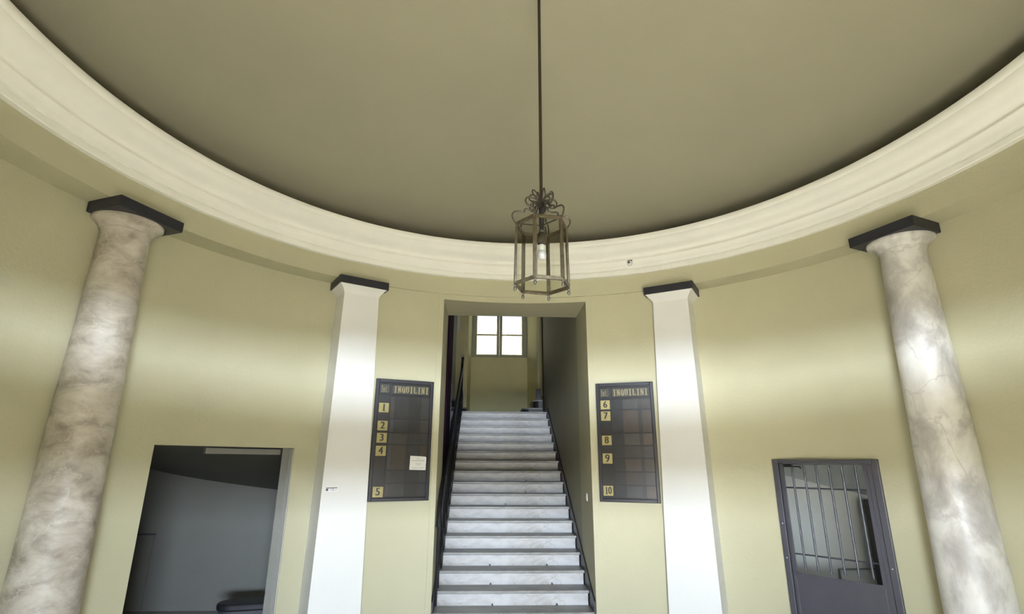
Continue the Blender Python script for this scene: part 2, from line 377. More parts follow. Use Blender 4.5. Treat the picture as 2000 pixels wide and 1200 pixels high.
for k in range(1, 16):
    y = ny(k) + 0.14; zb = nz(k) - 0.004; zt = railz(y)
    bm = bmesh.new(); tube(bm, [rp(y, zb), rp(y, zt)], 0.011, 6)
    lathe_z = (zb + zt) / 2
    tube(bm, smooth_path([rp(y, zb + 0.14), rp(y + 0.055, zb + 0.30), rp(y, zb + 0.48), rp(y - 0.055, zb + 0.62), rp(y, zt - 0.06)], 6), 0.006, 6)
    scroll(bm, y + 0.075, zb + 0.22, 0.12, 1); scroll(bm, y - 0.07, zt - 0.17, 0.12, -1); scroll(bm, y + 0.06, zt - 0.10, 0.09, 1); tube(bm, smooth_path([(0.03, y + 0.02 - Y0, zb + 0.2), (0.035, y + 0.06 - Y0, zb + 0.40), (0.0, y - Y0, zt - 0.12)], 6), 0.007, 6)
    link('baluster', bm, M['iron'], rail, smooth=True)

# ------------------------------------------------------------------ stairwell shell, landing, far window
YW = 11.0
bm = bmesh.new()
box(bm, 0.918, 1.16, 4.23, 8.92, -0.1, 6.4); box(bm, 0.918, 2.8, 8.72, 8.92, 2.6, 6.4)
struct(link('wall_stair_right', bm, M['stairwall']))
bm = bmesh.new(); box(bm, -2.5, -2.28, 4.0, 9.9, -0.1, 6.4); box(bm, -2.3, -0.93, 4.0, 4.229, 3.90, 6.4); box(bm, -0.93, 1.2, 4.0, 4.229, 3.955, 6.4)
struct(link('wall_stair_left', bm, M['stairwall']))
bm = bmesh.new()
prism(bm, [(-2.5, 9.9), (-0.826, 9.9), (-0.782, YW), (-0.782, 11.3), (-2.5, 11.3)], 2.6, 6.4)
prism(bm, [(0.893, 9.9), (2.9, 9.9), (2.9, 11.3), (0.722, 11.3), (0.722, YW)], 2.6, 6.4)
box(bm, 2.7, 2.9, 8.9, 9.9, 2.6, 6.4)
box(bm, -2.5, 2.9, 9.9, 11.3, -0.1, 2.6); box(bm, 1.16, 2.9, 8.72, 9.9, -0.1, 2.6); box(bm, -0.782, 0.722, YW, YW + 0.3, 2.6, 4.60); box(bm, -0.782, 0.722, YW, YW + 0.3, 6.15, 6.4)
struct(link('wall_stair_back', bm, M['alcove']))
bm = bmesh.new(); box(bm, -2.5, 2.9, 4.0, 11.3, 6.4, 6.55); struct(link('ceiling_stairwell', bm, M['stairwall']))
bm = bmesh.new(); box(bm, -2.28, 2.7, ny(16) + 0.305, YW, 2.70, nz(16) - 0.001); box(bm, -2.28, -0.95, ny(16), ny(16) + 0.305, 2.70, nz(16) - 0.001)
struct(link('floor_landing', bm, M['tread']))
bm = bmesh.new(); box(bm, -1.40, -1.115, 9.84, 9.9, nz(16), 6.3); struct(link('trim_4', bm, M['winpaint'], bevel=0.01))
tag(link('paper_notice', (lambda b: (box(b, -1.108, -1.05, 9.885, 9.897, 5.02, 5.75), b)[1])(bmesh.new()), M['paper']), 'narrow white notice hanging high on the wall left of the stair window', 'notice')

def window(name, x0, x1, y, z0, z1):
    w = bpy.data.objects.new(name, None); C.objects.link(w); w.location = ((x0 + x1) / 2, y, z0); struct(w)
    xm = (x0 + x1) / 2; off = lambda x: x - xm
    bm = bmesh.new()
    box(bm, off(x0), off(x0) + 0.07, 0, 0.09, 0, z1 - z0); box(bm, off(x1) - 0.07, off(x1), 0, 0.09, 0, z1 - z0)
    box(bm, off(x0) + 0.07, off(x1) - 0.07, 0, 0.09, 0, 0.025); box(bm, off(x0) + 0.07, off(x1) - 0.07, 0, 0.09, z1 - z0 - 0.06, z1 - z0)
    link('window_frame', bm, M['winpaint'], w, bevel=0.004)
    for s in (0, 1):
        a, b = (off(x0) + 0.07, -0.002) if s == 0 else (0.002, off(x1) - 0.07)
        sash = bmesh.new(); st = 0.072; zt = z1 - z0 - 0.06
        box(sash, a, a + st, 0.01, 0.06, 0.03, zt); box(sash, b - st, b, 0.01, 0.06, 0.03, zt)
        box(sash, a + st, b - st, 0.01, 0.06, 0.03, 0.085); box(sash, a + st, b - st, 0.01, 0.06, zt - 0.06, zt)
        so = link('sash', sash, M['winpaint'], w, bevel=0.003)
        gb = bmesh.new(); box(gb, a + st, b - st, 0.014, 0.050, 0.610, 0.645); box(gb, a + st, b - st, 0.018, 0.046, 1.19, 1.218)
        link('glazing_bar', gb, M['winpaint'], so)
        pg = bmesh.new(); box(pg, a + st, b - st, 0.030, 0.034, 0.085, zt - 0.06); link('pane', pg, M['paneglass'], so)
    hb = bmesh.new(); box(hb, -0.012, 0.012, -0.012, 0.01, 0.36, 0.52); tube(hb, [(0, -0.03, 0.44), (0, -0.03, 0.53)], 0.010, 8); tube(hb, [(0, -0.03, 0.44), (0, 0.0, 0.44)], 0.009, 8)
    link('handle', hb, M['plastic'], w, smooth=True)
    return w
window('window_1', -0.782, 0.722, YW + 0.02, 4.60, 6.15)

def side_flight(sgn, x_edges, label):
    t = empty('side_flight', (x_edges[0] * 1.0, 9.4, nz(16)), label, 'staircase')
    for i, xe in enumerate(x_edges):
        z0, z1 = nz(16) + 0.18 * i, nz(16) + 0.18 * (i + 1)
        bm = bmesh.new(); pts = []
        ya, yb, rr_ = 8.935, 9.895, 0.16
        xo = xe; far = sgn * 2.2
        for k in range(9):
            a = k / 8 * math.pi / 2; pts.append((xo + sgn * rr_ * (1 - math.cos(a)) , yb - rr_ + rr_ * math.sin(a)))
        pts.append((far, yb)); pts.append((far, ya))
        for k in range(9):
            a = math.pi / 2 * (1 - k / 8); pts.append((xo + sgn * rr_ * (1 - math.cos(a)), ya + rr_ - rr_ * math.sin(a)))
        pts = [(p[0] - x_edges[0], p[1] - 9.4) for p in pts]
        prism(bm, pts, z0 - nz(16) + 0.0005, z1 - nz(16) - 0.035); o = link('riser', bm, M['string'], t)
        bm = bmesh.new(); c = [(p[0] - sgn * 0.02, p[1]) for p in pts]; c = [(x, y) for x, y in c]
        prism(bm, c, z1 - nz(16) - 0.035, z1 - nz(16)); link('tread', bm, M['tread'], t, bevel=0.006)
    return t
side_flight(1, [0.47, 0.70, 1.0, 1.3], 'curved first steps turning right off the top landing beneath the window')
side_flight(-1, [-0.80, -1.05, -1.35], 'curved first step turning left off the top landing beside the banister end')
bm = bmesh.new(); box(bm, 0.775, 0.885, 9.02, 9.12, nz(16) + 0.3605, nz(16) + 0.61)
tag(link('dark_case', bm, M['dark'], bevel=0.005), 'small black box standing on the side steps at the right end of the landing', 'box')

# lift shaft cladding left of the banister
lf = empty('lift_enclosure', (-1.56, 5.41, 0), 'dark purple panelled lift enclosure behind the banister, left of the stairs', 'lift enclosure')
bm = bmesh.new(); box(bm, -0.62, 0.60, -1.00, 1.00, 0, 6.35); link('panel', bm, M['purple'], lf)
bm = bmesh.new(); box(bm, 0.58, 0.606, 0.985, 1.012, 0, 6.35); link('corner_strip', bm, M['doorgrey'], lf)
bm = bmesh.new(); box(bm, 0.600, 0.608, -0.1, -0.04, 0, 6.35); link('frame_post', bm, M['purple'], lf)

# ------------------------------------------------------------------ rooms behind the two side doors
bm = bmesh.new()                      # grey room on the left, vaulted soffit sloping down to the right
box(bm, -5.5, -2.45, 5.0, 5.2, 0, 2.7); box(bm, -5.5, -5.3, 1.0, 5.0, 0, 2.7)
box(bm, -2.54, -2.44, 3.10, 5.0, 0, 2.7); box(bm, -5.3, -3.86, 1.05, 1.36, 0, 2.7)
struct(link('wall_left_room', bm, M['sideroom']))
bm = bmesh.new(); pts = []
back = []
for i in range(25):                   # underside of the flight above, arching down to the right
    u = i / 24; back.append((-5.3 + 2.75 * u, 5.0, 1.90 - 0.46 * u ** 0.6))
front = [Vector(P(-70 + 35 * i / 24, RO + 0.01, 2.12 - 0.05 * i / 24)) for i in range(25)]
V0 = [bm.verts.new(p) for p in front]; V1 = [bm.verts.new(p) for p in back]
V2 = [bm.verts.new((x, y, 2.75)) for x, y, z in back]; V3 = [bm.verts.new((p.x, p.y, 2.75)) for p in front]
for A, B in ((V0, V1), (V1, V2), (V2, V3), (V3, V0)):
    for i in range(24): bm.faces.new((A[i], A[i + 1], B[i + 1], B[i]))
bm.faces.new((V0[0], V1[0], V2[0], V3[0])); bm.faces.new((V0[-1], V3[-1], V2[-1], V1[-1]))
prism(bm, [P(-72 + 3 * i, RO + 0.005) for i in range(13)] + [(-2.45, 3.4), (-2.45, 5.2), (-5.5, 5.2), (-5.5, 1.3)], 2.7, 2.85)
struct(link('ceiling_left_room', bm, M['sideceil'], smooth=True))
bm = bmesh.new()
def rotbox(bm, ang, r, w0, w1, d0, d1, z0, z1):
    """box in the tangent frame at polar angle ang: w along tangent (clockwise +), d outwards from radius r"""
    mt = Matrix.Translation(P(ang, r, 0)) @ Matrix.Rotation(-R(ang), 4, 'Z')
    return box(bm, w0, w1, d0, d1, z0, z1, mt)
rotbox(bm, -48.4, 3.83, -0.15, 0.62, 0.14, 0.20, 1.965, 2.02)
struct(link('trim_9', bm, M['greytrim'], bevel=0.002)); bm = bmesh.new()
arc_block(bm, RW + 0.012, RO + 0.02, -38.50, -38.425, 0, 2.03)
struct(link('jamb_light_strip', bm, M['whiteroom'], bevel=0.002))  # pale strip in place of bluish light reflected on the jamb
bm = bmesh.new(); box(bm, -5.295, -4.80, 4.975, 5.0, 0.02, 0.93)
struct(link('trim_6', bm, M['sideroom'], bevel=0.002))
bm = bmesh.new(); box(bm, -5.295, -4.79, 4.955, 5.0, 0.93, 0.945); struct(link('trim_10', bm, M['doorgrey']))
# low dark cabinet with rounded end just inside
t = empty('bench', (-2.86, 3.70, 0), 'low black bench with a rounded end just inside the left doorway', 'bench', rotz=R(12))
bm = bmesh.new(); pts = []
for k in range(13):
    a = math.pi / 2 + math.pi * k / 12; pts.append((-0.22 + 0.16 * math.cos(a), 0.16 * math.sin(a)))
pts += [(0.22, -0.16), (0.22, 0.16)]
prism(bm, pts, 0.34, 0.41); link('seat', bm, M['slate'], t, bevel=0.02)
bm = bmesh.new(); prism(bm, [(x * 0.93, y * 0.9) for x, y in pts], 0.30, 0.34); link('seat_frame', bm, M['doorgrey'], t)
for x, y in ((-0.28, -0.08), (-0.28, 0.08), (0.17, -0.11), (0.17, 0.11)):
    bm = bmesh.new(); tube(bm, [(x, y, 0), (x, y, 0.30)], 0.014, 8); link('leg', bm, M['iron'], t, smooth=True)

bm = bmesh.new()                      # white plastered room on the right, lit through an unseen side opening added for it
box(bm, 2.62, 6.2, 4.9, 5.1, 0, 2.3)
box(bm, 6.0, 6.2, 1.2, 1.9, 0, 2.3); box(bm, 6.0, 6.2, 4.1, 5.1, 0, 2.3); box(bm, 6.0, 6.2, 1.9, 4.1, 0, 0.5); box(bm, 6.0, 6.2, 1.9, 4.1, 2.0, 2.3)
box(bm, 2.62, 2.80, 3.02, 4.9, 0, 2.3)
box(bm, 3.80, 6.2, 1.2, 1.4, 0, 2.4)
struct(link('wall_right_room', bm, M['whiteroom']))
bm = bmesh.new(); prism(bm, [P(36 + 3 * i, RO + 0.005) for i in range(13)] + [(6.2, 1.2), (6.2, 5.1), (2.62, 5.1), (2.62, 3.3)], 2.3, 2.45); struct(link('ceiling_right_room', bm, M['whiteroom']))
bm = bmesh.new(); back = [(3.2 + 2.8 * i / 24, 4.9, 1.95 - 0.34 * i / 24 * 2.2 + 0.10 * (i / 24) ** 2) for i in range(25)]
front = [Vector(P(38 + 34 * i / 24, RO + 0.01, 2.05)) for i in range(25)]
V0 = [bm.verts.new(p) for p in front]; V1 = [bm.verts.new(p) for p in back]
V2 = [bm.verts.new((x, y, 2.35)) for x, y, z in back]; V3 = [bm.verts.new((p.x, p.y, 2.35)) for p in front]
for A, B in ((V0, V1), (V1, V2), (V2, V3), (V3, V0)):
    for i in range(24): bm.faces.new((A[i], A[i + 1], B[i + 1], B[i]))
bm.faces.new((V0[0], V1[0], V2[0], V3[0])); bm.faces.new((V0[-1], V3[-1], V2[-1], V1[-1]))
struct(link('trim_8', bm, M['whiteroom'], smooth=True))
bm = bmesh.new(); box(bm, 4.61, 5.3, 4.88, 4.90, 0.49, 0.505); box(bm, 4.61, 4.625, 4.88, 4.90, 0.0, 0.49); struct(link('trim_7', bm, M['sideroom']))
cb = empty('cupboard', (5.43, 4.62, 0), 'dark tall cupboard seen through the right edge of the barred door glass', 'cupboard')
bm = bmesh.new(); box(bm, -0.31, 0.35, 0.08, 0.26, 0.06, 1.42); link('body', bm, M['doorgrey'], cb, bevel=0.01)
bm = bmesh.new(); box(bm, -0.30, 0.34, 0.06, 0.079, 0.08, 1.40); link('door', bm, M['doorgrey'], cb, bevel=0.005)
bm = bmesh.new(); box(bm, -0.28, 0.32, 0.10, 0.25, 0.0, 0.06); link('plinth', bm, M['board'], cb)

# ------------------------------------------------------------------ made-up entrance behind the viewpoint: doors, transom, fanlight shaped to throw light bands
e = bpy.data.objects.new('entrance_light_mask', None); C.objects.link(e); e.location = (0, -4.1, 0); struct(e)
bm = bmesh.new(); box(bm, -0.95, 0.95, -0.06, 0.06, 2.12, 2.72); box(bm, -0.95, 0.95, -0.06, 0.06, 3.03, 3.88); box(bm, -0.95, -0.90, -0.06, 0.06, 0, 2.12); box(bm, 0.90, 0.95, -0.06, 0.06, 0, 2.12)
link('door_frame', bm, M['board'], e, bevel=0.01)
for s_ in (-1, 1):
    bm = bmesh.new(); x = s_ * 0.90; box(bm, min(x, x - s_ * 0.04), max(x, x - s_ * 0.04), -0.95, -0.06, 0.01, 2.11)
    link('door_leaf', bm, M['board'], e, bevel=0.005)

# ------------------------------------------------------------------ barred grey door on the right
A0, A1 = P(45.07, RW), P(59.48, RW)
mid = ((A0[0] + A1[0]) / 2, (A0[1] + A1[1]) / 2); wid = math.hypot(A1[0] - A0[0], A1[1] - A0[1]); angd = 52.27
d = bpy.data.objects.new('door_1', None); C.objects.link(d); d.location = (mid[0], mid[1], 0); d.rotation_euler.z = -R(angd); struct(d)
W2 = wid / 2; ZT = 1.943
bm = bmesh.new()
box(bm, -W2, -W2 + 0.055, -0.035, 0.09, 0, ZT); box(bm, W2 - 0.055, W2, -0.035, 0.24, 0, ZT); box(bm, -W2 + 0.055, W2 - 0.055, -0.035, 0.09, ZT - 0.035, ZT)
link('door_frame', bm, M['doorgrey'], d, bevel=0.004)
lx0, lx1 = -W2 + 0.058, W2 - 0.058; gx0, gx1 = -W2 + 0.088, W2 - 0.118
bm = bmesh.new()
box(bm, lx0, gx0, -0.01, 0.03, 0.01, ZT - 0.038); box(bm, gx1, lx1, -0.01, 0.03, 0.01, ZT - 0.038)
box(bm, gx0, gx1, -0.01, 0.03, ZT - 0.052, ZT - 0.038); box(bm, gx0, gx1, -0.01, 0.03, 0.01, 0.865)
leaf = link('door_leaf', bm, M['doorgrey'], d, bevel=0.003)
bm = bmesh.new(); box(bm, gx0 - 0.01, gx0 + 0.012, -0.02, -0.011, 0.85, ZT - 0.05); box(bm, gx1 - 0.012, gx1 + 0.02, -0.024, -0.011, 0.85, ZT - 0.05); box(bm, gx0, gx1, -0.02, -0.011, 0.85, 0.872)
link('glazing_bead', bm, M['doorgrey'], leaf)
bm = bmesh.new(); box(bm, gx0 - 0.004, gx1 + 0.004, 0.006, 0.010, 0.86, ZT - 0.05); link('pane', bm, M['paneglass'], leaf)
nb = 6
for i in range(nb):
    x = gx0 + 0.075 + i * 0.1165
    bm = bmesh.new(); tube(bm, [(x, 0.045, 0.90), (x, 0.045, ZT - 0.045)], 0.011, 8); link('security_bar', bm, M['doorgrey'], leaf, smooth=True)
for z in (1.665, 1.035):
    bm = bmesh.new(); tube(bm, [(gx0 - 0.02, 0.058, z), (gx1 + 0.02, 0.058, z)], 0.008, 8); link('cross_bar', bm, M['doorgrey'], leaf, smooth=True)
bm = bmesh.new(); tube(bm, [(gx0 + 0.10, -0.008, ZT - 0.07), (gx0 + 0.17, -0.012, ZT - 0.07), (gx0 + 0.185, -0.012, ZT - 0.085)], 0.008, 6); box(bm, gx0 + 0.02, gx0 + 0.10, -0.03, -0.011, ZT - 0.075, ZT - 0.05)
link('door_closer', bm, M['iron'], leaf)
for x, z in ((-W2 + 0.03, 1.32), (-W2 + 0.03, 1.00), (W2 - 0.03, 1.02)):
    bm = bmesh.new(); lathe(bm, [(0.005, 0), (0.006, 0.002), (0.003, 0.004)], 10)
    o = link('screw_head', bm, M['plastic'], d); o.rotation_euler = (R(90), 0, 0); o.location = (x, -0.0355, z)

# ------------------------------------------------------------------ tenant boards
def text_mesh(s, size, depth, bold=0.0, sx=1.0):
    cu = bpy.data.curves.new('txt', 'FONT'); cu.body = s; cu.size = size; cu.extrude = depth; cu.offset = bold
    cu.align_x = 'CENTER'; cu.align_y = 'CENTER'
    to = bpy.data.objects.new('txt', cu); C.objects.link(to)
    dg = bpy.context.evaluated_depsgraph_get(); me = bpy.data.meshes.new_from_object(to.evaluated_get(dg))
    bpy.data.objects.remove(to); bpy.data.curves.remove(cu)
    for v in me.vertices: v.co.x *= sx
    b = bmesh.new(); b.from_mesh(me); g = b.verts[:] + b.edges[:] + b.faces[:]
    for dx, dz in ((0.0035, 0.0006), (0.007, 0.0)):      # heavier strokes
        q = bmesh.ops.duplicate(b, geom=g); bmesh.ops.translate(b, verts=[v for v in q['geom'] if isinstance(v, bmesh.types.BMVert)], vec=(dx, dz, 0.0002 * dx / 0.0035))
    bmesh.ops.translate(b, verts=b.verts, vec=(-0.0035, 0, 0)); b.to_mesh(me); b.free()
    me.materials.clear(); return me
def slab_letters(bm, s, x0, x1, z0, z1, y):
    """condensed fat-face capitals with slab serifs, strokes as small boxes, between x0..x1"""
    n = len(s); adv = (x1 - x0) / n; h = z1 - z0
    def stroke(ax, az, bx, bz, w):
        dx, dz = bx - ax, bz - az; l = math.hypot(dx, dz); nx, nz_ = -dz / l * w / 2, dx / l * w / 2
        a = [(ax + nx, az + nz_), (ax - nx, az - nz_), (bx - nx, bz - nz_), (bx + nx, bz + nz_)]
        f = [bm.verts.new((p[0], y, p[1])) for p in a]; g = [bm.verts.new((p[0], y + 0.004, p[1])) for p in a]
        bm.faces.new(f); bm.faces.new(g[::-1])
        for i in range(4): bm.faces.new((f[i], g[i], g[(i + 1) % 4], f[(i + 1) % 4]))
    for i, ch in enumerate(s):
        cx = x0 + adv * (i + 0.5); w = adv * 0.72; l, r_ = cx - w / 2, cx + w / 2; st = adv * 0.27; th_ = h * 0.09
        if ch == 'I':
            stroke(cx, z0, cx, z1, st); stroke(cx - st, z0, cx + st, z0, th_); stroke(cx - st, z1, cx + st, z1, th_)
        elif ch == 'N':
            stroke(l + st * .4, z0, l + st * .4, z1, st * .7); stroke(r_ - st * .4, z0, r_ - st * .4, z1, st * .7); stroke(l + st * .4, z1, r_ - st * .4, z0, st * .9)
            stroke(l - st * .2, z0, l + st, z0, th_); stroke(l - st * .2, z1, l + st, z1, th_); stroke(r_ - st, z1, r_ + st * .2, z1, th_)
        elif ch in 'QU':
            stroke(l + st * .4, z0 + h * .12, l + st * .4, z1 - (h * .12 if ch == 'Q' else 0), st); stroke(r_ - st * .4, z0 + h * .12, r_ - st * .4, z1 - (h * .12 if ch == 'Q' else 0), st)
            stroke(l + st * .7, z0 + h * .06, r_ - st * .7, z0 + h * .06, h * .12)
            if ch == 'Q': stroke(l + st * .7, z1 - h * .06, r_ - st * .7, z1 - h * .06, h * .12); stroke(cx, z0 + h * .2, r_ + st * .2, z0 - h * .06, st * .6)
            else: stroke(l - st * .2, z1, l + st, z1, th_); stroke(r_ - st, z1, r_ + st * .2, z1, th_)
        elif ch == 'L':
            stroke(l + st * .5, z0, l + st * .5, z1, st); stroke(l, z0 + h * .05, r_, z0 + h * .05, h * .11); stroke(r_ - st * .2, z0, r_ - st * .2, z0 + h * .3, st * .4); stroke(l, z1, l + st * 1.1, z1, th_)
        elif ch == 't':
            stroke(cx, z0, cx, z1 - h * .1, st * .8); stroke(cx - st, z1 - h * .32, cx + st, z1 - h * .32, th_); stroke(cx, z0 + th_ / 2, cx + st, z0 + th_ / 2, th_)
        elif ch == 'n':
            stroke(l + st * .5, z0, l + st * .5, z1 - h * .3, st * .8); stroke(r_ - st * .5, z0, r_ - st * .5, z1 - h * .35, st * .8); stroke(l + st * .5, z1 - h * .34, r_ - st * .5, z1 - h * .34, h * .1)
        elif ch == '.': stroke(l, z0 + h * .05, l + st, z0 + h * .05, h * .12)

def tenant_board(a0, a1, z0, z1, nums, rows, cols, label, paper):
    pa, pb = P(a0, RB), P(a1, RB)
    cx, cy = (pa[0] + pb[0]) / 2, (pa[1] + pb[1]) / 2; w = math.hypot(pb[0] - pa[0], pb[1] - pa[1]); am = (a0 + a1) / 2
    inset = RB - math.hypot(cx, cy)
    t = empty('tenant_board', (cx, cy, z0), label, 'notice board', rotz=-R(am), group=None)
    h = z1 - z0; X = lambda u: (u - 0.5) * w; Z = lambda v: h * (1 - v)
    Y = -0.004
    bm = bmesh.new(); box(bm, X(0.03), X(0.97), Y - 0.016, Y, Z(0.98), Z(0.02)); link('backing', bm, M['boardslot'], t)
    bm = bmesh.new(); fr = 0.055
    for (u0, u1, v0, v1) in ((0, fr, 0, 1), (1 - fr, 1, 0, 1), (fr, 1 - fr, 0, 0.03), (fr, 1 - fr, 0.972, 1)):
        box(bm, X(u0), X(u1), Y - 0.040, Y, Z(v1), Z(v0))
    link('frame', bm, M['board'], t, bevel=0.005)
    # header plates
    for (u0, u1, txt) in ((0.075, 0.235, 'Int.'), (0.285, 0.925, 'INQUILINI')):
        bm = bmesh.new(); box(bm, X(u0), X(u1), Y - 0.030, Y - 0.016, Z(0.125), Z(0.045)); pl = link('header_plate', bm, M['headplate'], t, bevel=0.003)
        bm = bmesh.new(); slab_letters(bm, txt, X(u0 + 0.012), X(u1 - 0.012), Z(0.112), Z(0.060), Y - 0.0345); link('lettering', bm, M['goldtxt'], pl)
        bm = bmesh.new()
        for (p, q, r1, r2) in ((u0, u1, 0.130, 0.137), (u0 - 0.012, u0, 0.04, 0.137), (u1, u1 + 0.012, 0.04, 0.137), (u0, u1, 0.033, 0.040)):
            box(bm, X(p), X(q), Y - 0.038, Y - 0.016, Z(r2), Z(r1))
        link('header_frame', bm, M['board'], pl)
    # dividing rails
    bm = bmesh.new()
    box(bm, X(0.252), X(0.268), Y - 0.026, Y - 0.016, Z(0.97), Z(0.14))
    for v in rows: box(bm, X(0.268), X(0.945), Y - 0.026, Y - 0.016, Z(v + 0.005), Z(v - 0.005))
    for n, u, v0, v1 in nums: box(bm, X(0.06), X(0.252), Y - 0.026, Y - 0.016, Z(v1 + 0.012), Z(v1 + 0.004))
    link('divider', bm, M['board'], t)
    # name slots: slips of faded card behind the glass
    edges = [0.142] + rows + [0.965]
    for i in range(len(edges) - 1):
        for j in range(len(cols) - 1):
            base = cols[j][1]; g = random.uniform(0.75, 1.25)
            key = 'slip_%d' % int(base * 1000 * g)
            if key not in M:
                tone = random.choice([(1, 0.98, 0.95), (1.15, 0.92, 0.80), (1, 1, 1.1)])
                M[key] = mat('faded_card', tuple(base * 1.7 * g * c for c in tone), 0.32, var=0.3, scale=9)
            bm = bmesh.new(); box(bm, X(cols[j][0] + 0.003), X(cols[j + 1][0] - 0.003), Y - 0.020, Y - 0.0161, Z(edges[i + 1] - 0.006), Z(edges[i] + 0.006))
            link('name_slip', bm, M[key], t)
    for n, u, v0, v1 in nums:
        bm = bmesh.new(); box(bm, X(u), X(u + 0.165), Y - 0.027, Y - 0.016, Z(v1), Z(v0)); pl = link('number_plate', bm, M['gold'], t, bevel=0.002)
        hh = (v1 - v0) * h
        me = text_mesh(n, hh * 1.02, 0.001, 0.0, 0.72 if len(n) > 1 else 0.9); me.materials.append(M['ink'])
        no = bpy.data.objects.new('numeral', me); C.objects.link(no); no.parent = pl
        no.rotation_euler = (R(90), 0, 0); no.location = (X(u + 0.0825), Y - 0.0285, Z((v0 + v1) / 2) - 0.0)
        sb = bmesh.new()
        if n in ('1', '10'):
            xo = X(u + 0.0825) - (hh * 0.20 if n == '10' else -0.004)
            box(sb, xo - 0.014, xo + 0.016, Y - 0.0295, Y - 0.027, Z(v1) + hh * 0.135, Z(v1) + hh * 0.185); link('serif', sb, M['ink'], pl)
        else: sb.free()
    bm = bmesh.new(); tube(bm, [(X(0.07), Y - 0.01, Z(0) + 0.006), (X(0.07), Y - 0.03, Z(0) + 0.010)], 0.007, 8); link('hook', bm, M['plastic'], t, smooth=True)
    if paper:
        q = empty('paper_notice', (cx, cy, z0), 'white paper notice taped over the lower right of the left tenant board', 'notice', rotz=-R(am))
        bm = bmesh.new()
        c = [(0.648, 0.752), (0.925, 0.755), (0.928, 0.652), (0.912, 0.644), (0.652, 0.638)]
        a = [bm.verts.new((X(u), Y - 0.030, Z(v))) for u, v in c]; b = [bm.verts.new((X(u), Y - 0.0275, Z(v))) for u, v in c]
        bm.faces.new(a); bm.faces.new(b[::-1])
        for i in range(5): bm.faces.new((a[i], b[i], b[(i + 1) % 5], a[(i + 1) % 5]))
        link('sheet', bm, M['paper'], q)
        bm = bmesh.new()
        for (u0, u1, v) in ((0.775, 0.80, 0.653), (0.755, 0.825, 0.660), (0.68, 0.90, 0.675), (0.68, 0.895, 0.679), (0.74, 0.84, 0.698), (0.745, 0.85, 0.706), (0.76, 0.83, 0.714), (0.68, 0.90, 0.735), (0.70, 0.88, 0.740)):
            box(bm, X(u0), X(u1), Y - 0.0308, Y - 0.030, Z(v + 0.0012), Z(v))
        link('printed_lines', bm, M['doorgrey'], q)
    return t
tenant_board(-26.75, -15.83, 1.480, 2.822,
    [('1', .075, .205, .285), ('2', .075, .355, .435), ('3', .075, .455, .535), ('4', .075, .560, .642), ('5', .075, .885, .967)],
    [.335, .45, .55, .755, .86], [(.272, .032), (.335, .024), (.58, .019), (.80, .026), (.94, 0)],
    'black framed tenant board with gilt numbers 1 to 5, left of the staircase opening', True)
tenant_board(16.32, 27.15, 1.472, 2.822,
    [('6', .075, .150, .228), ('7', .075, .247, .327), ('8', .075, .455, .535), ('9', .075, .605, .690), ('10', .065, .870, .950)],
    [.235, .435, .54, .645, .755, .865], [(.272, .016), (.46, .034), (.72, .020), (.78, .036), (.94, 0)],
    'black framed tenant board with gilt numbers 6 to 10, right of the staircase opening', False)

# ------------------------------------------------------------------ lantern
lan = empty('hanging_lantern', (0, 0, 2.915), 'six-sided brass and glass lantern hanging on a long rod from the domed ceiling', 'lantern')
OFF = 20
def hp(i, r, z): a = R(OFF + 60 * i); return Vector((r * math.sin(a), r * math.cos(a), z))
ZH = 0.385; RBt, RTp = 0.166, 0.160
def bar(bm, a, b, w, t_, up=Vector((0, 0, 1))):
    d_ = (b - a).normalized(); s_ = d_.cross(up); 
    if s_.length < 1e-3: s_ = d_.cross(Vector((1, 0, 0)))
    s_.normalize(); n_ = s_.cross(d_)
    q = [a + s_ * w / 2 * i + n_ * t_ / 2 * j for i, j in ((-1, -1), (1, -1), (1, 1), (-1, 1))]; p_ = [v + (b - a) for v in q]
    A = [bm.verts.new(v) for v in q]; B = [bm.verts.new(v) for v in p_]
    bm.faces.new(A[::-1]); bm.faces.new(B)
    for i in range(4): bm.faces.new((A[i], A[(i + 1) % 4], B[(i + 1) % 4], B[i]))
for nm, r, z in (('bottom_ring', RBt, 0.0), ('top_ring', RTp, ZH)):
    bm = bmesh.new()
    for i in range(6): bar(bm, hp(i, r, z), hp(i + 1, r, z), 0.016, 0.020)
    link(nm, bm, M['brass'], lan, bevel=0.002)
